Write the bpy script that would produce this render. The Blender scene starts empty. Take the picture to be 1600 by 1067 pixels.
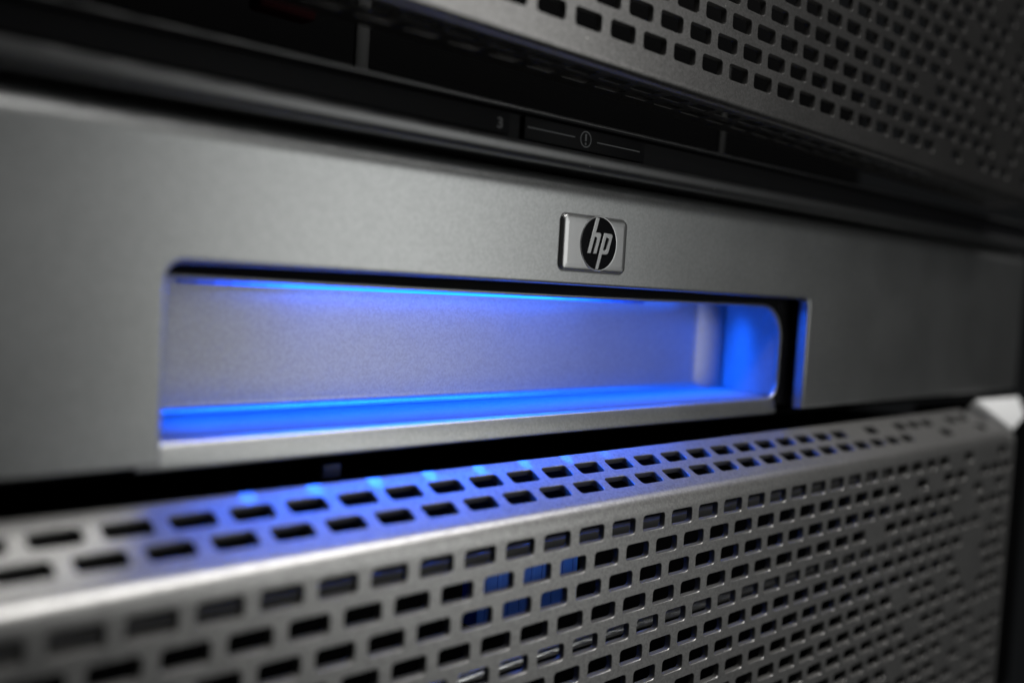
import bpy, bmesh, math, random
from mathutils import Vector, Matrix
random.seed(7)

# ------------------------------------------------------------------ units
# The scene is laid out in "hole pitches" (the spacing of the bezel perforation,
# 8.4 mm) and written to Blender in metres.
S = 0.0084
V3 = lambda x, y, z: Vector((x * S, y * S, z * S))
scn = bpy.context.scene
COL = scn.collection

# ------------------------------------------------------------------ camera
CAM = (-3.46113675, -12.58947715, 4.90394471)
F_PX, PITCH, ROLL, YAW = 1500.0, -0.058, -0.056, -0.759
cd = bpy.data.cameras.new('camera')
cam = bpy.data.objects.new('camera', cd)
COL.objects.link(cam)
cd.sensor_width = 36.0
cd.lens = F_PX * 36.0 / 1600.0
cd.clip_start = 0.01
cd.clip_end = 50.0
Rw = (Matrix.Rotation(YAW, 3, 'Z') @ Matrix.Rotation(PITCH, 3, 'X') @ Matrix.Rotation(ROLL, 3, 'Y'))
right, fwd, up = Rw @ Vector((1, 0, 0)), Rw @ Vector((0, 1, 0)), Rw @ Vector((0, 0, 1))
M = Matrix((right, up, -fwd)).transposed().to_4x4()
M.translation = V3(*CAM)
cam.matrix_world = M
cd.dof.use_dof = True
cd.dof.focus_distance = 21.3 * S
cd.dof.aperture_fstop = 7.2
scn.camera = cam
scn.render.resolution_x, scn.render.resolution_y = 1024, 682

# ------------------------------------------------------------------ world, lamps, exposure
w = bpy.data.worlds.new('World')
scn.world = w
w.use_nodes = True
w.node_tree.nodes['Background'].inputs[0].default_value = (0.9, 0.95, 1.0, 1)
w.node_tree.nodes['Background'].inputs[1].default_value = 0.006
scn.view_settings.view_transform = 'Standard'
scn.view_settings.look = 'None'
scn.view_settings.exposure = 0.0
scn.view_settings.gamma = 1.0

def area_light(name, pos, target, sx, sy, power, col):
    l = bpy.data.lights.new(name, 'AREA')
    l.shape = 'RECTANGLE'
    l.size, l.size_y = sx * S, sy * S
    l.energy = power
    l.color = col
    o = bpy.data.objects.new(name, l)
    COL.objects.link(o)
    p, t = V3(*pos), V3(*target)
    o.location = p
    o.rotation_euler = (t - p).to_track_quat('-Z', 'Y').to_euler()
    return o

# room lamp in front of the rack, to the right and above
area_light('room_lamp', (42, -49, 9), (8, 1, 4), 24, 62, 0.50, (0.98, 1.0, 0.985))
# ceiling lamp above the aisle
area_light('ceiling_lamp', (32, -25.5, 58), (26, 0, 0), 56, 9, 2.1, (1.0, 0.99, 0.97))

# ------------------------------------------------------------------ materials
def mat(name, base, metal=0.0, rough=0.5, spec=0.5, flake=0.0, bump=0.0, dust=0.0, grain=90.0):
    m = bpy.data.materials.new(name)
    m.use_nodes = True
    nt = m.node_tree
    b = nt.nodes['Principled BSDF']
    b.inputs['Base Color'].default_value = (*base, 1)
    b.inputs['Metallic'].default_value = metal
    b.inputs['Roughness'].default_value = rough
    b.inputs['Specular IOR Level'].default_value = spec
    tc = nt.nodes.new('ShaderNodeTexCoord')
    out = None
    if flake > 0:
        # metallic flakes: cell colour jitters brightness and roughness
        vo = nt.nodes.new('ShaderNodeTexVoronoi')
        vo.inputs['Scale'].default_value = 22.0 / S
        nt.links.new(tc.outputs['Object'], vo.inputs['Vector'])
        sep = nt.nodes.new('ShaderNodeSeparateColor')
        nt.links.new(vo.outputs['Color'], sep.inputs[0])
        mr = nt.nodes.new('ShaderNodeMapRange')
        mr.inputs[3].default_value = 1.0 - flake
        mr.inputs[4].default_value = 1.0 + flake
        nt.links.new(sep.outputs[0], mr.inputs[0])
        # slow blotchiness
        no = nt.nodes.new('ShaderNodeTexNoise')
        no.inputs['Scale'].default_value = 0.45 / S
        no.inputs['Detail'].default_value = 4
        nt.links.new(tc.outputs['Object'], no.inputs['Vector'])
        mr2 = nt.nodes.new('ShaderNodeMapRange')
        mr2.inputs[1].default_value, mr2.inputs[2].default_value = 0.3, 0.7
        mr2.inputs[3].default_value, mr2.inputs[4].default_value = 0.985, 1.015
        nt.links.new(no.outputs[0], mr2.inputs[0])
        mu = nt.nodes.new('ShaderNodeMath'); mu.operation = 'MULTIPLY'
        nt.links.new(mr.outputs[0], mu.inputs[0]); nt.links.new(mr2.outputs[0], mu.inputs[1])
        hs = nt.nodes.new('ShaderNodeVectorMath'); hs.operation = 'SCALE'
        hs.inputs[0].default_value = base
        nt.links.new(mu.outputs[0], hs.inputs['Scale'])
        out = hs.outputs[0]
        rr = nt.nodes.new('ShaderNodeMapRange')
        rr.inputs[1].default_value, rr.inputs[2].default_value = 0.3, 0.7
        rr.inputs[3].default_value, rr.inputs[4].default_value = rough - 0.01, rough + 0.01
        nt.links.new(no.outputs[0], rr.inputs[0])
        nt.links.new(rr.outputs[0], b.inputs['Roughness'])
    if dust > 0:
        vd = nt.nodes.new('ShaderNodeTexVoronoi')
        vd.inputs['Scale'].default_value = 2.2 / S
        nt.links.new(tc.outputs['Object'], vd.inputs['Vector'])
        sd = nt.nodes.new('ShaderNodeSeparateColor')
        nt.links.new(vd.outputs['Color'], sd.inputs[0])
        rad = nt.nodes.new('ShaderNodeMath'); rad.operation = 'MULTIPLY'
        rad.inputs[1].default_value = 0.075 * dust
        nt.links.new(sd.outputs[1], rad.inputs[0])
        lt = nt.nodes.new('ShaderNodeMath'); lt.operation = 'LESS_THAN'
        nt.links.new(vd.outputs['Distance'], lt.inputs[0]); nt.links.new(rad.outputs[0], lt.inputs[1])
        mx = nt.nodes.new('ShaderNodeMix'); mx.data_type = 'RGBA'
        nt.links.new(lt.outputs[0], mx.inputs[0])
        if out: nt.links.new(out, mx.inputs[6])
        else: mx.inputs[6].default_value = (*base, 1)
        mx.inputs[7].default_value = (0.62, 0.6, 0.56, 1)
        out = mx.outputs[2]
    if out:
        nt.links.new(out, b.inputs['Base Color'])
    if bump > 0:
        nb = nt.nodes.new('ShaderNodeTexNoise')
        nb.inputs['Scale'].default_value = grain / 10.0 / S
        nb.inputs['Detail'].default_value = 3
        nt.links.new(tc.outputs['Object'], nb.inputs['Vector'])
        bp = nt.nodes.new('ShaderNodeBump')
        bp.inputs['Strength'].default_value = bump
        bp.inputs['Distance'].default_value = 0.02 * S
        nt.links.new(nb.outputs[0], bp.inputs['Height'])
        nt.links.new(bp.outputs[0], b.inputs['Normal'])
    return m

def emit(name, col, strength):
    m = bpy.data.materials.new(name)
    m.use_nodes = True
    b = m.node_tree.nodes['Principled BSDF']
    b.inputs['Base Color'].default_value = (0.02, 0.05, 0.2, 1)
    b.inputs['Emission Color'].default_value = (*col, 1)
    b.inputs['Emission Strength'].default_value = strength
    return m

LED = (0.004, 0.112, 1.0)
M_SILVER = mat('silver_paint', (0.455, 0.46, 0.458), 1.0, 0.355, flake=0.09, bump=0.04, dust=0.35)
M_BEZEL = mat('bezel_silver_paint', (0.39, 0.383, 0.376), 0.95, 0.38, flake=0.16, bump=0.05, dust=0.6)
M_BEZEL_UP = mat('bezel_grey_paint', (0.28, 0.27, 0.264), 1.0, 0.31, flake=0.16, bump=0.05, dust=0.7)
M_FLOOR = mat('recess_floor_darkened', (0.085, 0.085, 0.09), 0.0, 0.62, 0.12, flake=0.14, bump=0.05, dust=0.4)  # floor colour darkened so white light hardly shows on it
M_SIDE = mat('recess_side_paint', (0.4, 0.4, 0.41), 0.0, 0.5, 0.2, flake=0.1, bump=0.05)
M_RECESS = mat('recess_silver_paint', (0.37, 0.37, 0.37), 0.85, 0.36, flake=0.09, bump=0.05, dust=0.4)
M_HOLE_EDGE = mat('darkened_hole_edge', (0.12, 0.117, 0.113), 0.2, 0.6, 0.3)  # hole walls darkened in colour to mute lamp glints
M_BLACK = mat('black_plastic', (0.014, 0.0145, 0.015), 0.0, 0.36, 1.0, bump=0.15, dust=0.45)
M_DARK = mat('dark_steel', (0.002, 0.002, 0.0022), 0.0, 0.7, 0.03, bump=0.1)
M_MATT = mat('matt_black_plastic', (0.006, 0.006, 0.007), 0.0, 0.55, 0.10, bump=0.15, dust=0.3)
M_DIVIDER = mat('grey_steel', (0.045, 0.045, 0.044), 0.2, 0.5, bump=0.1)
M_CHROME = mat('polished_steel', (0.85, 0.85, 0.84), 1.0, 0.27, bump=0.03)
M_BADGE = mat('brushed_badge_metal', (0.55, 0.55, 0.55), 1.0, 0.32, bump=0.04)
M_BLACK.node_tree.nodes['Principled BSDF'].inputs['IOR'].default_value = 1.75
M_DISC = mat('black_enamel', (0.006, 0.006, 0.007), 0.0, 0.12, 0.5)
M_PRINT = mat('grey_print', (0.16, 0.165, 0.17), 0.0, 0.6)
M_PRINT_DIM = mat('dim_grey_print', (0.11, 0.11, 0.112), 0.0, 0.6)
M_TAB = mat('dark_grey_plastic', (0.035, 0.035, 0.038), 0.0, 0.5)
M_BLUE = mat('blue_plastic', (0.035, 0.17, 0.75), 0.0, 0.5, bump=0.2)
M_RED = mat('red_plastic', (0.018, 0.001, 0.002), 0.0, 0.6, 0.05)
M_CAP = mat('white_corner_plastic', (0.85, 0.85, 0.85), 0.0, 0.4, bump=0.05)
M_FLOOR_FILL = emit('blue_floor_fill', LED, 30)

# ------------------------------------------------------------------ mesh helpers
class MB:
    def __init__(s):
        s.v = []; s.f = []; s.flat = set(); s.alt = set(); s.dull = False
    def vert(s, p):
        s.v.append(p); return len(s.v) - 1
    def quad(s, a, b, c, d):
        n = len(s.v); s.v += [a, b, c, d]; s.f.append((n, n + 1, n + 2, n + 3))
    def grid(s, rows):
        """rows: list of equal-length point lists -> quads"""
        n0 = len(s.v); m = len(rows[0])
        for r in rows: s.v += r
        for i in range(len(rows) - 1):
            for j in range(m - 1):
                a = n0 + i * m + j
                s.f.append((a, a + 1, a + m + 1, a + m))
    def box(s, x0, x1, y0, y1, z0, z1):
        n = len(s.v)
        s.v += [(x, y, z) for x in (x0, x1) for y in (y0, y1) for z in (z0, z1)]
        for q in ((0, 1, 3, 2), (4, 6, 7, 5), (0, 4, 5, 1), (2, 3, 7, 6), (0, 2, 6, 4), (1, 5, 7, 3)):
            s.f.append(tuple(n + i for i in q))

def finish(name, bm, material, parent, loc=(0, 0, 0), smooth=32, merge=1e-4, bevel=0, bseg=2, recalc=True, flat_dir=False, second=None):
    """bmesh in pitch units (world) -> linked mesh object, coordinates relative to loc"""
    if not any(f.smooth for f in bm.faces):
        for f in bm.faces: f.smooth = True
    if merge: bmesh.ops.remove_doubles(bm, verts=bm.verts, dist=merge)
    if recalc: bmesh.ops.recalc_face_normals(bm, faces=bm.faces)
    if bevel:
        es = [e for e in bm.edges if len(e.link_faces) == 2 and e.calc_face_angle(0) > 0.6]
        bmesh.ops.bevel(bm, geom=es, offset=bevel, segments=bseg, profile=0.5, affect='EDGES', clamp_overlap=True)
    for v in bm.verts:
        v.co = Vector(((v.co.x - loc[0]) * S, (v.co.y - loc[1]) * S, (v.co.z - loc[2]) * S))
    me = bpy.data.meshes.new(name)
    bm.to_mesh(me); bm.free()
    if flat_dir:
        for p in me.polygons:
            if abs(p.normal.y) > 0.9999: p.use_smooth = False
    keep = [p.use_smooth for p in me.polygons]
    me.set_sharp_from_angle(angle=math.radians(smooth))
    me.polygons.foreach_set('use_smooth', keep)
    me.materials.append(material)
    if second: me.materials.append(second)
    o = bpy.data.objects.new(name, me)
    COL.objects.link(o)
    if parent: o.parent = parent
    return o

def bm_from(mb):
    bm = bmesh.new()
    vs = [bm.verts.new(p) for p in mb.v]
    for k, f in enumerate(mb.f):
        try: nf = bm.faces.new([vs[i] for i in f])
        except ValueError: continue
        nf.smooth = k not in mb.flat
        nf.material_index = 1 if k in mb.alt else 0
    return bm

def build(name, mb, material, thing, sub=None, **k):
    return finish(name, bm_from(mb), material, sub or thing, loc=thing['_loc'], **k)

def box_part(name, b, material, thing, bevel=0.04, sub=None):
    mb = MB(); mb.box(*b)
    return build(name, mb, material, thing, sub, bevel=bevel)

def thing(name, label, cat, loc, group=None, rot=(0, 0, 0)):
    o = bpy.data.objects.new(name, None)
    COL.objects.link(o)
    o.empty_display_size = 0.01
    o.location = V3(*loc)
    o.rotation_euler = rot
    o['label'] = label; o['category'] = cat
    if group: o['group'] = group
    o['_loc'] = list(loc)
    return o

def lathe_x(mb, x0, x1, y, z, r, n=20):
    rows = [[(x, y + r * math.cos(2 * math.pi * i / n), z + r * math.sin(2 * math.pi * i / n)) for i in range(n + 1)] for x in (x0, x1)]
    mb.grid(rows)

# ------------------------------------------------------------------ perforated bezel sheet
HW, HH, HR = 0.365, 0.168, 0.075         # half width, half height, corner radius of a hole
THICK = 0.14

def hole_outline(cx, cw, grow, n=4):
    hw, hh, r = HW + grow, HH + grow, HR + grow
    pts = []
    for (sx, sy, a0) in ((1, 1, 0), (-1, 1, 90), (-1, -1, 180), (1, -1, 270)):
        for i in range(n + 1):
            a = math.radians(a0 + 90 * i / n)
            pts.append((cx + sx * (hw - r) + r * math.cos(a), cw + sy * (hh - r) + r * math.sin(a)))
    return pts

def perf_cell(mb, P, x0, x1, w0, w1, cx, cw):
    """a cell of the sheet with one rounded hole through it; P(u,w,depth) -> point"""
    o = hole_outline(cx, cw, 0.014)
    i = hole_outline(cx, cw, 0.0)
    n = len(o)
    # outer rectangle points matched to each outline point
    rect = []
    per = n // 4
    cs = [(x1, w1), (x0, w1), (x0, w0), (x1, w0)]
    for q in range(4):
        rect += [cs[q]] * per
    base = len(mb.v)
    mb.v += [P(u, v, 0) for u, v in o]                          # ring 0, surface
    a = len(mb.v); mb.v += [P(u, v, 0.012) for u, v in hole_outline(cx, cw, 0.005)]
    b = len(mb.v); mb.v += [P(u, v, 0.03) for u, v in i]
    c = len(mb.v); mb.v += [P(u, v, THICK) for u, v in i]
    r = len(mb.v); mb.v += [P(u, v, 0) for u, v in cs]
    rb = len(mb.v); mb.v += [P(u, v, THICK) for u, v in cs]
    for k in range(n):
        k2 = (k + 1) % n
        q, q2 = k // per, k2 // per
        mb.flat.update((len(mb.f), len(mb.f) + 1))
        if q == q2:
            mb.f.append((r + q, base + k, base + k2))
            mb.f.append((rb + q, c + k2, c + k))
        else:
            mb.f.append((r + q, base + k, base + k2, r + q2))
            mb.f.append((rb + q, rb + q2, c + k2, c + k))
        if mb.dull: mb.alt.add(len(mb.f))
        mb.f.append((base + k, a + k, a + k2, base + k2))
        mb.f.append((a + k, b + k, b + k2, a + k2))
        mb.alt.update((len(mb.f) - 1, len(mb.f)))
        mb.f.append((b + k, c + k, c + k2, b + k2))

def plain(mb, P, x0, x1, w0, w1):
    mb.flat.update((len(mb.f), len(mb.f) + 1))
    mb.quad(P(x0, w0, 0), P(x1, w0, 0), P(x1, w1, 0), P(x0, w1, 0))
    mb.quad(P(x0, w0, THICK), P(x0, w1, THICK), P(x1, w1, THICK), P(x1, w0, THICK))

def perf_row(mb, P, xa, xb, w0, w1, cw, off, k0, k1, blanks):
    """row of holes with centres k+off"""
    x = xa
    for k in range(k0, k1 + 1):
        c = k + off
        if c - 0.5 < xa - 1e-6 or c + 0.5 > xb + 1e-6: continue
        if c - 0.5 > x + 1e-6: plain(mb, P, x, c - 0.5, w0, w1)
        if k in blanks: plain(mb, P, c - 0.5, c + 0.5, w0, w1)
        else: perf_cell(mb, P, c - 0.5, c + 0.5, w0, w1, c, cw)
        x = c + 0.5
    if x < xb - 1e-6: plain(mb, P, x, xb, w0, w1)

def bend(mb, P, xa, xb, w0, w1, n, nx=1):
    for d in (0, THICK):
        rows = []
        for i in range(n + 1):
            ww = w0 + (w1 - w0) * i / n
            rows.append([P(xa + (xb - xa) * j / nx, ww, d) for j in range(nx + 1)])
        mb.grid(rows)

def edge_strip(mb, P, pts):
    """close the sheet's edge along (u,w) points"""
    for (a, b) in zip(pts, pts[1:]):
        mb.quad(P(*a, 0), P(*b, 0), P(*b, THICK), P(*a, THICK))

BEZ_X0, BEZ_X1 = -9.8, 34.2

# ============================================================ LOWER SERVER
def lower_server():
    t = thing('rack_server', 'silver perforated server bezel at the bottom, its top lit by blue light', 'server', (12.2, 0, -11.5), 'perforated rack servers')
    v = 0.564
    zc, sl = 0.476, math.atan2(0.265, 0.502)         # virtual corner and slope of the top face
    turn = math.pi / 2 - sl
    tl = 0.26
    R = tl / math.tan(turn / 2)
    wa = zc - tl
    L = R * turn
    wb = wa + L
    def P(u, w, d):
        if w <= wa:
            return (u, d, w)
        if w <= wb:
            a = (w - wa) / R
            # centre of arc
            cy, cz = R, wa
            rr = R - d
            return (u, cy - rr * math.cos(a), cz + rr * math.sin(a))
        a = turn
        y0, z0 = R - R * math.cos(a), wa + R * math.sin(a)
        q = w - wb
        ny, nz = -math.cos(a), math.sin(a)            # outward normal
        return (u, y0 + q * math.sin(a) - d * ny, z0 + q * math.cos(a) - d * nz)
    mb = MB()
    rows = 20
    blanks = {0: {29, 31, 32}, 1: {25, 27, 30}, 2: {30, 32}, 3: {23, 29, 30}, 4: {32}, 5: {30, 31}, 6: {30, 31},
              7: {25, 28, 30, 31}, 8: {31}, 9: {26, 29}, 10: {32, 33}, 11: {25, 29, 31}, 12: {29, 31}, 13: {26, 30, 32},
              14: {30}, 15: {24, 28, 31}, 16: {31}, 17: {27, 30}, 18: {29}, 19: {25, 31}}
    top = {0: {23 + 1, 26, 30, 32}, 1: {27, 28, 30, 31, 32}}
    for r in range(rows):
        w1 = -r * v + v / 2; w0 = -r * v - v / 2
        if r == 0: w1 = wa
        perf_row(mb, P, BEZ_X0, BEZ_X1, w0, w1, -r * v, 0.5 * (r % 2), -9, 33, blanks.get(r, set()))
    zb = -(rows - 0.5) * v
    plain(mb, P, BEZ_X0, BEZ_X1, zb - 0.5, zb)
    bend(mb, P, BEZ_X0, BEZ_X1, wa, wb, 20, 88)
    wT2 = wb + 0.447; wT1 = wT2 + 0.567; wE = wT1 + 0.47
    mid = (wT2 + wT1) / 2
    perf_row(mb, P, BEZ_X0, BEZ_X1, wb, mid, wT2, 0.52, -9, 32, {27, 28, 30, 31})
    perf_row(mb, P, BEZ_X0, BEZ_X1 - 0.8, mid, wT1 + 0.2835, wT1, 0.07, -9, 32, {24, 26, 30})
    plain(mb, P, BEZ_X0, BEZ_X1 - 1.4, wT1 + 0.2835, wE)
    ws = [zb - 0.5, wa] + [wa + L * i / 12 for i in range(1, 13)] + [mid, wT1 + 0.2835, wE]
    edge_strip(mb, P, [(BEZ_X1, a) for a in ws[:-2]])
    edge_strip(mb, P, [(BEZ_X0, a) for a in ws])
    edge_strip(mb, P, [(BEZ_X0, wE), (BEZ_X1 - 1.4, wE)])
    edge_strip(mb, P, [(BEZ_X1, mid), (BEZ_X1 - 0.8, mid)])
    edge_strip(mb, P, [(BEZ_X1 - 0.8, mid), (BEZ_X1 - 0.8, wT1 + .2835), (BEZ_X1 - 1.4, wT1 + .2835), (BEZ_X1 - 1.4, wE)])
    build('bezel', mb, M_BEZEL, t, smooth=28, recalc=False, second=M_HOLE_EDGE)
    # rear upstand under the drawer
    yE, zE = P(0, wE, 0)[1:]
    # corner cap at the right end, a bevelled metal wedge
    mb = MB()
    A = (33.3, 1.18, 1.68); B = (37.7, 1.18, 1.63); C = (34.95, 0.36, 0.58); D = (36.3, 0.42, 1.05)
    lo = lambda p: (p[0] + 0.25, p[1] + 0.6, p[2] - 0.7)
    top = [A, C, D, B]
    n = len(mb.v)
    mb.v += top + [lo(p) for p in top]
    mb.f += [(0, 1, 2), (0, 2, 3), (4, 6, 5), (4, 7, 6)]
    for i in range(4):
        j = (i + 1) % 4
        mb.f.append((i, i + 4, j + 4, j))
    cap = build('corner_cap', mb, M_CAP, t, bevel=0.05)
    cap['label'] = 'bright white corner cap'
    # things behind the perforation
    box_part('crossbar', (-9, 33, 1.15, 1.45, -0.70, -0.40), M_DIVIDER, t, 0.05)
    mb = MB(); lathe_x(mb, 6.5, 33, 1.25, -2.86, 0.13)
    build('steel_rod', mb, M_CHROME, t)
    # blue release tab: a moulded block with grip ridges
    mb = MB()
    mb.box(9.85, 12.95, 2.05, 2.6, -2.35, -1.10)
    tab = build('release_tab', mb, M_BLUE, t, bevel=0.08)
    tab['label'] = 'blue plastic release tab behind the perforation'
    for i in range(9):
        x = 10.05 + i * 0.335
        box_part('grip_ridge', (x, x + 0.12, 2.035, 2.08, -2.2, -1.2), M_BLUE, t, 0.03, sub=tab)
    box_part('chassis', (-9.2, 33.4, 3.4, 30, -11.5, 0.75), M_DARK, t, 0.1)
    return t
low = lower_server()

# ============================================================ UPPER SERVER
def upper_server():
    t = thing('rack_server', 'dark grey perforated server bezel at the top, cropped by the picture edge', 'server', (12.2, 0, 9.16), 'perforated rack servers', rot=(0, math.radians(0.9), 0))
    v = 0.555
    z0 = 9.94                                        # bottom row of holes
    za, R = 9.36, 0.2
    L = R * math.pi / 2
    wa = za - z0
    wb = wa - L
    def P(u, w, d):
        if w >= wa: return (u, d, z0 + w)
        if w >= wb:
            a = (wa - w) / R
            rr = R - d if d < R else 0.0
            return (u, R - rr * math.cos(a), za - rr * math.sin(a))
        return (u, R + (wb - w), za - R + d)
    mb = MB(); mb.dull = True
    rows = 11
    blanks = {0: {26, 28, 32}, 1: {30, 32}, 2: {30, 31}, 3: {24, 28, 32}, 4: {31}, 5: {26, 30}, 6: set(), 7: {27, 30}, 8: {31}, 9: {25, 29, 31}, 10: {30}}
    for r in range(rows):
        w0 = r * v - v / 2; w1 = r * v + v / 2
        if r == 0: w0 = wa
        perf_row(mb, P, BEZ_X0, BEZ_X1, w0, w1, r * v, 0.5 * (r % 2), -9, 33, blanks[r])
    wt = (rows - 0.5) * v
    plain(mb, P, BEZ_X0, BEZ_X1, wt, wt + 0.4)
    bend(mb, P, BEZ_X0, BEZ_X1, wb, wa, 12, 44)
    c1 = wb - 0.36; c2 = c1 - 0.56
    P2 = lambda u, w, d: P(u, w, d * 0.12)
    perf_row(mb, P2, BEZ_X0, BEZ_X1, c1 - 0.28, wb, c1, 0.5, -9, 32, set())
    perf_row(mb, P2, BEZ_X0, BEZ_X1, c2 - 0.28, c1 - 0.28, c2, 0.0, -9, 33, set())
    plain(mb, P, BEZ_X0, BEZ_X1, c2 - 0.6, c2 - 0.28)
    edge_strip(mb, P, [(BEZ_X0, c2 - 0.6), (BEZ_X1, c2 - 0.6)])
    build('bezel', mb, M_BEZEL_UP, t, smooth=28, recalc=False, second=M_HOLE_EDGE)
    box_part('chassis', (-9.2, 33.4, 6.4, 30, 8.0, 16.5), M_DARK, t, 0.1)
    # uprights between the drive bays, in the dark gap below the bezel
    for x, wd in ((7.5, 0.34), (20.2, 0.22)):
        d = box_part('bay_divider', (x, x + wd, 4.0, 4.12, 8.3, 12), M_DIVIDER, t, 0.05)
    r = box_part('bay_latch', (5.45, 6.7, 4.2, 4.7, 9.75, 10.25), M_RED, t, 0.1)
    r['label'] = 'dark red latch in the gap'
    return t
upp = upper_server()

# ============================================================ BLACK RAIL
def rail():
    t = thing('equipment_rail', 'black plastic rail printed with a 3 and a warning symbol above the silver drawer', 'rail', (12.2, 2.0, 7.4))
    def profile(y0, zt, zb, rt, rb, yb):
        pts = [(yb, zt)]
        for i in range(9):
            a = math.radians(90 - 90 * i / 8)
            pts.append((y0 + rt - rt * math.cos(a), zt - rt + rt * math.sin(a)))
        return pts
    # main extrusion: thin lip on top, set-back face, bull-nose at the bottom
    pts = [(5.2, 8.50), (1.62, 8.50)]
    for i in range(1, 9):
        a = math.pi / 2 * i / 8
        pts.append((1.62 - 0.07 * math.sin(a), 8.43 + 0.07 * math.cos(a)))
    pts += [(1.55, 8.38), (1.70, 8.345), (1.70, 7.84)]
    def sheet(name, pts, m):
        mb = MB()
        mb.grid([[(x, y, z) for y, z in pts] for x in (-14, 12, 38.4)])
        return build(name, mb, m, t, smooth=40)
    sheet('rail_body', pts[9:], M_MATT)
    sheet('rail_top_edge', pts[:10], M_BLACK)
    pts = [(1.70, 7.84), (1.60, 7.83)]
    for i in range(0, 15):
        a = math.radians(40 - 130 * i / 14)
        pts.append((1.72 - 0.24 * math.cos(a) , 7.67 + 0.24 * math.sin(a)))
    pts += [(1.9, 7.43), (5.2, 7.43)]
    sheet('rail_bull_nose', pts, M_BLACK)
    lp = box_part('face_plate', (-14, 9.62, 1.615, 1.70, 7.88, 8.33), M_MATT, t, 0.02)
    rp = box_part('warning_label', (10.02, 13.85, 1.60, 1.70, 7.87, 8.335), M_MATT, t, 0.02)
    rp['label'] = 'black label strip with lines and an exclamation mark in a circle'
    # printed marks, thin raised ink
    yk = 1.596
    def bar(name, x0, x1, z0, z1, m, sub, y=yk):
        return box_part(name, (x0, x1, y, y + 0.03, z0, z1), m, t, 0.0, sub=sub)
    bar('printed_line', 10.10, 11.50, 8.105, 8.128, M_PRINT, rp)
    bar('printed_line', 12.21, 13.66, 8.085, 8.108, M_PRINT, rp)
    mb = MB(); n = 40; cx, cz = 11.845, 8.115
    for ra, rb_ in ((0.175, 0.150),):
        for i in range(n):
            a, b = 2 * math.pi * i / n, 2 * math.pi * (i + 1) / n
            mb.quad((cx + ra * math.cos(a), yk, cz + ra * math.sin(a)), (cx + ra * math.cos(b), yk, cz + ra * math.sin(b)),
                    (cx + rb_ * math.cos(b), yk, cz + rb_ * math.sin(b)), (cx + rb_ * math.cos(a), yk, cz + rb_ * math.sin(a)))
    build('printed_ring', mb, M_PRINT, t, rp)
    mb = MB()
    mb.box(cx - 0.024, cx + 0.024, yk, yk + .02, cz - 0.035, cz + 0.115)
    for i in range(12):
        a, b = 2 * math.pi * i / 12, 2 * math.pi * (i + 1) / 12
        r = 0.03
        mb.quad((cx, yk, cz - 0.095), (cx + r * math.cos(a), yk, cz - 0.095 + r * math.sin(a)), (cx + r * math.cos(b), yk, cz - 0.095 + r * math.sin(b)), (cx, yk, cz - 0.0951))
    build('printed_exclamation_mark', mb, M_PRINT, t, rp)
    # digit 3
    cu = bpy.data.curves.new('printed_digit', 'FONT')
    cu.body = '3'; cu.size = 0.29; cu.extrude = 0.004; cu.offset = 0.007
    cu.align_x = 'CENTER'
    tmp = bpy.data.objects.new('tmp_digit', cu); COL.objects.link(tmp)
    me = bpy.data.meshes.new_from_object(tmp.evaluated_get(bpy.context.evaluated_depsgraph_get()))
    bpy.data.objects.remove(tmp)
    bm = bmesh.new(); bm.from_mesh(me)
    for v in bm.verts:
        x, y, z = v.co
        v.co = Vector((9.35 + x * 1.2, 1.606 - z, 7.985 + y))
    finish('printed_digit', bm, M_PRINT_DIM, lp, loc=t['_loc'])
    return t
rl = rail()

# ============================================================ SILVER DRAWER
PX0, PX1 = -14.1, 38.5
PY = 1.6
OX0, OX1, OZT = 2.74, 21.64, 4.985
PZB, PZT = 1.835, 6.78

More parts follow.
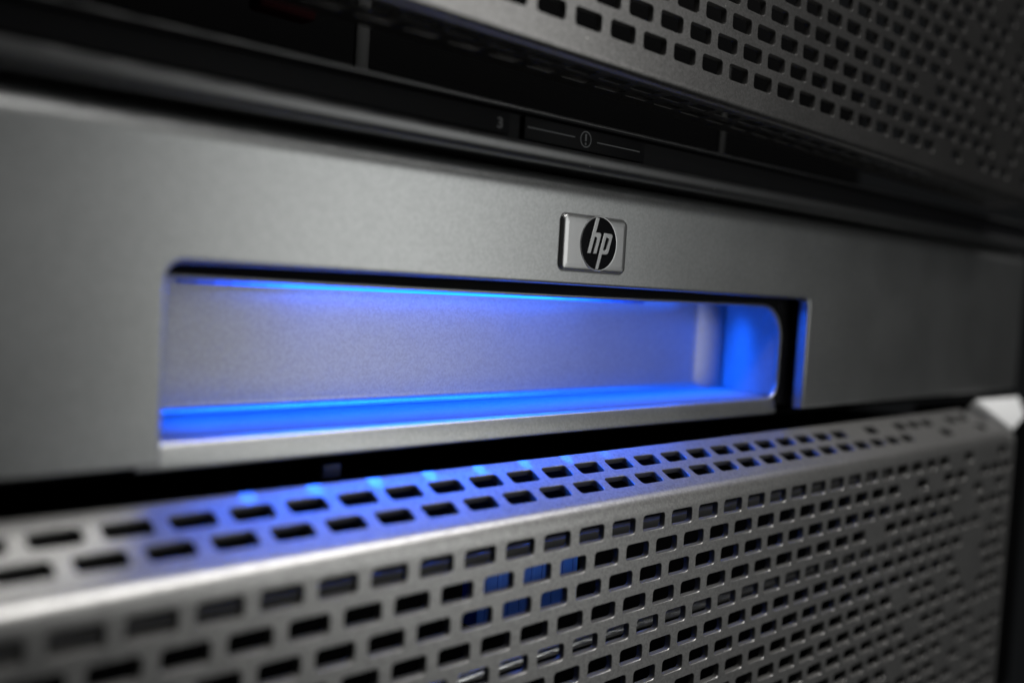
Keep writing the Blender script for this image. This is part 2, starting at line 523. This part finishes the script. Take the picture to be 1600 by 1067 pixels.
def drawer():
    t = thing('console_drawer', 'silver rack drawer with blue lit recessed handle and square metal badge', 'drawer', (12.2, PY, PZB))
    # ---- front panel, cut out for the handle
    bm = bmesh.new()
    r = 0.26
    pts = [(PX0, PZB), (OX0, PZB)]
    for i in range(9):
        a = math.radians(180 - 90 * i / 8); pts.append((OX0 + r + r * math.cos(a), OZT - r + r * math.sin(a)))
    r2 = 0.2
    for i in range(9):
        a = math.radians(90 - 90 * i / 8); pts.append((OX1 - r2 + r2 * math.cos(a), OZT - r2 + r2 * math.sin(a)))
    pts += [(OX1, PZB), (PX1, PZB), (PX1, PZT), (PX0, PZT)]
    vs = [bm.verts.new((x, PY, z)) for x, z in pts]
    f = bm.faces.new(vs)
    ext = bmesh.ops.extrude_face_region(bm, geom=[f])
    nv = [g for g in ext['geom'] if isinstance(g, bmesh.types.BMVert)]
    for v in nv: v.co.y += 0.30
    bmesh.ops.recalc_face_normals(bm, faces=bm.faces)
    es = []
    for e in bm.edges:
        a, b = e.verts
        if abs(a.co.y - PY) < 1e-5 and abs(b.co.y - PY) < 1e-5 and not (a.co.z > PZT - 1e-4 and b.co.z > PZT - 1e-4):
            es.append(e)
    bmesh.ops.bevel(bm, geom=es, offset=0.07, segments=4, profile=0.5, affect='EDGES')
    # top roll-over
    R = 0.56; n = 20
    rows = []
    for i in range(n + 1):
        a = math.pi / 2 * i / n
        rows.append((PY + R - R * math.cos(a), PZT + R * math.sin(a)))
    rows.append((4.4, PZT + R)); 
    for (a, b) in zip(rows, rows[1:]):
        q = [bm.verts.new((x, y, z)) for x, (y, z) in ((PX0, a), (PX1, a), (PX1, b), (PX0, b))]
        bm.faces.new(q)
    finish('front_panel', bm, M_SILVER, t, loc=t['_loc'], smooth=40, recalc=False, flat_dir=True)

    # ---- handle frame: funnel ring behind the cut-out
    def rrect(x0, x1, z0, z1, rs, n=10):
        """rs: radii TR, TL, BL, BR"""
        out = []
        for (cx, cz, a0, r) in ((x1 - rs[0], z1 - rs[0], 0, rs[0]), (x0 + rs[1], z1 - rs[1], 90, rs[1]), (x0 + rs[2], z0 + rs[2], 180, rs[2]), (x1 - rs[3], z0 + rs[3], 270, rs[3])):
            for i in range(n + 1):
                a = math.radians(a0 + 90 * i / n); out.append((cx + r * math.cos(a), cz + r * math.sin(a)))
        return out
    IN = lambda d, dx=0: rrect(2.86 - d, 21.05 + d, 2.12 - d, 4.725 + d, (.93 + d, .16 + d, .16 + d, .40 + d))
    OUT = rrect(2.55, 21.95, 1.90, 5.25, (.2, .2, .06, .06))
    mb = MB()
    mb.grid([[(x, y, z) for x, z in lp + lp[:1]] for y, lp in ((2.20, OUT), (2.16, IN(.16)), (2.14, IN(.05)))])
    fr = build('handle_surround', mb, M_MATT, t, smooth=50)
    mb = MB()
    mb.grid([[(x, y, z) for x, z in lp + lp[:1]] for y, lp in ((2.15, IN(.055)), (2.115, IN(.05)), (2.095, IN(.03)), (2.10, IN(.0)), (2.13, IN(-.02)), (2.20, IN(-.025)))])
    build('handle_rim', mb, M_SILVER, t, smooth=60)
    # bottom lip: rounded bar along the lower edge of the opening
    def lipprof(sh):
        return [(1.995, 1.72), (1.99, 1.69), (1.975, 1.685), (1.95, 1.697), (1.935, 1.725), (1.94, 1.80), (2.03, 2.085), (2.05, 2.11), (2.085, 2.127), (2.12, 2.131)]
    xs = [(2.5, 0), (20.55, 0), (20.72, 0.02), (20.86, 0.07), (20.96, 0.16), (21.0, 0.3)]
    mb = MB()
    mb.grid([[(x, y + d * 0.6, z if z < 1.9 else z) for y, z in lipprof(0)] for x, d in xs])
    build('handle_lip', mb, M_SILVER, t, smooth=60)
    # ---- recess: floor rolls up into the back wall
    prof = [(2.11, 2.129), (2.7, 2.165), (3.84, 2.245)]
    rf = 0.22; cy, cz = 3.88, 2.245 + rf
    for i in range(1, 15):
        a = math.radians(90 * i / 14); prof.append((cy + rf * math.sin(a), cz - rf * math.cos(a)))
    prof.append((4.10, 4.86))
    mb = MB()
    mb.grid([[(x, y, z) for y, z in prof[2:]] for x in (2.84, 12.2, 20.2)])
    rec = build('handle_recess', mb, M_RECESS, t, smooth=50)
    mb = MB()
    mb.grid([[(x, y, z) for y, z in prof[:4]] for x in (2.84, 12.2, 21.0)])
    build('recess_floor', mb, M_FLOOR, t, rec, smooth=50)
    # side walls with a rounded inner corner post
    for s in (1, -1):
        c = 12.2
        X = lambda x: c + s * (x - c)
        pl = [(X(21.04), 2.16), (X(20.85), 3.55), (X(20.80), 3.78)]
        # quarter post between side wall and back wall
        pw = pl; pl = [(X(20.80), 3.78), (X(20.73), 3.825), (X(20.62), 3.85), (X(19.85), 4.075), (X(19.75), 4.092), (X(19.6), 4.098)]
        if s < 0: pw = [(2.84, 2.39), (2.86, 3.9), (3.0, 4.06), (3.2, 4.098)]
        mb = MB(); mb.grid([[(x, y, z) for x, y in pw] for z in (2.17, 4.86)])
        build('side_wall', mb, M_SIDE, t, rec, smooth=50)
        if s > 0:
            mb = MB(); mb.grid([[(x, y, z) for x, y in pl] for z in (2.17, 4.86)])
            build('corner_post', mb, M_RECESS, t, rec, smooth=50)
    box_part('recess_ceiling', (3.0, 21.3, 2.42, 4.2, 4.86, 4.98), M_SILVER, t, 0.0, sub=rec)
    # light bar hidden under the recess ceiling
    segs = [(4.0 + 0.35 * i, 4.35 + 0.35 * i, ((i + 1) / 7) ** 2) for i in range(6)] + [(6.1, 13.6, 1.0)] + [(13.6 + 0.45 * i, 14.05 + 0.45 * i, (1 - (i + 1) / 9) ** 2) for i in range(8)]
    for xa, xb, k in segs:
        box_part('light_bar', (xa + .005, xb - .005, 3.88, 3.95, 4.80, 4.855), emit('blue_led_bar', LED, 170 * k), t, 0.0)
        # added glowing strip, stands in for the bright line on the back wall
        box_part('glow_strip', (xa, xb, 4.03, 4.09, 4.615, 4.795), emit('blue_glow_strip', LED, 5.2 * k), t, 0.0)
    box_part('floor_fill_bar', (7.0, 20.2, 2.80, 2.90, 4.80, 4.855), M_FLOOR_FILL, t, 0.0)  # added unseen emitter, brightens the floor and spills onto the bezel
    # added fill lamps for blue: narrow along the floor, wider from mid-recess
    for xa, xb, y, power, spread in ((3.3, 20.75, 3.2, 0.075, 45), (6.7, 19.9, 3.25, 0.06, 125)):
        dl = bpy.data.lights.new('recess_fill', 'AREA')
        dl.shape = 'RECTANGLE'; dl.size, dl.size_y = (xb - xa) * S, 0.5 * S
        dl.energy = power; dl.color = LED; dl.spread = math.radians(spread)
        do = bpy.data.objects.new('recess_fill', dl); COL.objects.link(do); do.parent = t
        do.location = V3((xa + xb) / 2 - 12.2, y - PY, 4.80 - PZB)
    # spot lights under the lip
    for i in range(11):
        x = 4.15 + 1.255 * i
        fade = (0.1, 0.3, 0.65, 1, 1, 1, 1, 0.9, 0.7, 0.5, 0.3)[i]
        box_part('light_emitting_diode', (x - 0.09, x + 0.09, 2.03, 2.13, 1.705, 1.725), emit('blue_led_spot', LED, 24 * fade), t, 0.0)
    # lensed diodes behind the frame throw small pools onto the bezel below
    for i in range(8):
        x = 4.15 + 1.255 * i
        sp = bpy.data.lights.new('diode_beam', 'SPOT')
        sp.energy = (0.4, 0.8, 1.4, 1.7, 1.7, 1.7, 1.3, 0.7)[i]; sp.color = LED; sp.spot_size = math.radians(6); sp.spot_blend = 1.0; sp.shadow_soft_size = 0.03 * S
        so = bpy.data.objects.new('diode_beam', sp); COL.objects.link(so); so.parent = t
        d = Vector((0, 1.475 - 2.45, 1.255 - 4.78))
        so.location = V3(x - 12.2, 2.45 - PY, 4.78 - PZB)
        so.rotation_euler = d.to_track_quat('-Z', 'Y').to_euler()
    # ---- chassis under and behind
    box_part('chassis', (-13, 37.5, 4.4, 30, 1.3, 7.1), M_DARK, t, 0.1)
    box_part('underside_plate', (-13, 37.5, 2.45, 4.4, 1.55, 1.70), M_DARK, t, 0.03)
    box_part('stop_tab', (6.15, 6.55, 2.40, 2.5, 1.15, 1.42), M_TAB, t, 0.03)
    # ---- badge
    bx0, bx1, bz0, bz1 = 11.22, 13.33, 5.30, 6.49
    def rr_extrude(name, specs, m, sub, cap=True, smooth=40):
        mb = MB()
        lps = [[(x, y, z) for x, z in rrect(*a)] for y, a in specs]
        mb.grid([l + l[:1] for l in lps])
        k = len(mb.v); mb.flat.add(len(mb.f)); mb.v += lps[-1]; mb.f.append(tuple(range(k, k + len(lps[-1]))))
        return build(name, mb, m, t, sub, smooth=smooth)
    rr = (.14, .14, .14, .14)
    def g(d, r=.14): return (bx0 - d, bx1 + d, bz0 - d, bz1 + d, (max(r + d, .035),) * 4)
    bd = rr_extrude('badge', [(1.62, g(0.0)), (1.56, g(0.0)), (1.535, g(-0.015)), (1.515, g(-0.05)), (1.512, g(-0.09)), (1.500, g(-0.16))], M_BADGE, t, smooth=60)
    bd['label'] = 'polished square metal badge with raised border'
    sk = rr_extrude('badge_surround', [(1.61, g(0.035)), (1.5975, g(0.03)), (1.597, g(0.0))], M_BLACK, bd)
    # emblem disc
    ex, ez, er = 12.35, 5.92, 0.575
    mb = MB(); n = 64
    ring = lambda r, y: [(ex + r * math.cos(2 * math.pi * i / n), y, ez + r * math.sin(2 * math.pi * i / n)) for i in range(n)]
    ls = [ring(er, 1.51), ring(er, 1.4965)]
    mb.grid([l + l[:1] for l in ls]); k = len(mb.v); mb.v += ls[-1]; mb.f.append(tuple(range(k, k + n)))
    disc = build('emblem_disc', mb, M_DISC, t, bd)
    mb = MB()
    ls = [ring(er + .0, 1.505), ring(er + .0, 1.490), ring(er + .018, 1.488), ring(er + .03, 1.505)]
    mb.grid([l + l[:1] for l in ls])
    build('emblem_rim', mb, M_BADGE, t, bd)
    # letters
    def arc(cx, cz, r, a0, a1, n=6):
        return [(cx + r * math.cos(math.radians(a0 + (a1 - a0) * i / n)), cz + r * math.sin(math.radians(a0 + (a1 - a0) * i / n))) for i in range(n + 1)]
    sh = 0.30
    def letter(name, outer, holes=()):
        bm = bmesh.new()
        edges = []
        for lp in [outer, *holes]:
            vs = [bm.verts.new((ex + er * (x + sh * z), 1.4955, ez + er * z)) for x, z in lp]
            edges += [bm.edges.new((vs[i], vs[(i + 1) % len(vs)])) for i in range(len(vs))]
        bmesh.ops.triangle_fill(bm, use_beauty=True, edges=edges, normal=(0, -1, 0))
        fs = list(bm.faces)
        ext = bmesh.ops.extrude_face_region(bm, geom=fs)
        fv = [g_ for g_ in ext['geom'] if isinstance(g_, bmesh.types.BMVert)]
        for v in fv: v.co.y -= 0.028
        bmesh.ops.recalc_face_normals(bm, faces=bm.faces)
        es = [e for e in bm.edges if len(e.link_faces) == 2 and all(abs(v.co.y - 1.4675) < 1e-4 for v in e.verts) and e.calc_face_angle(0) > 0.8]
        bmesh.ops.bevel(bm, geom=es, offset=0.012, segments=2, profile=0.5, affect='EDGES')
        return finish(name, bm, M_BADGE, bd, loc=t['_loc'], smooth=35, recalc=False, merge=0, flat_dir=True)
    h = [(-.57, -.40), (-.57, .97), (-.36, .97), (-.36, .42)] + arc(-.15, .30, .12, 90, 0) + [(-.03, -.40), (-.23, -.40)] + [(-.23, .20), (-.26, .23), (-.36, .23), (-.36, -.40)]
    p = [(.10, .42)] + arc(.50, .29, .13, 90, 0) + arc(.50, -.27, .13, 0, -90) + [(.29, -.40), (.29, -.985), (.10, -.985)]
    ph = [(.29, .25), (.29, -.23), (.41, -.23), (.44, -.20), (.44, .22), (.41, .25)]
    letter('emblem_letter', h)
    letter('emblem_letter', p, [ph])
    return t
dr = drawer()

# ============================================================ RACK
def post():
    t = thing('rack_post', 'black steel rack post at the right edge beside the bezel', 'rack post', (37, 2, -11.5))
    mb = MB(); mb.box(35.6, 42, 2.0, 4.5, -11.5, 1.0)
    build('upright', mb, M_DARK, t, bevel=0.15)
    return t
post()

for o in bpy.data.objects:
    if '_loc' in o: del o['_loc']
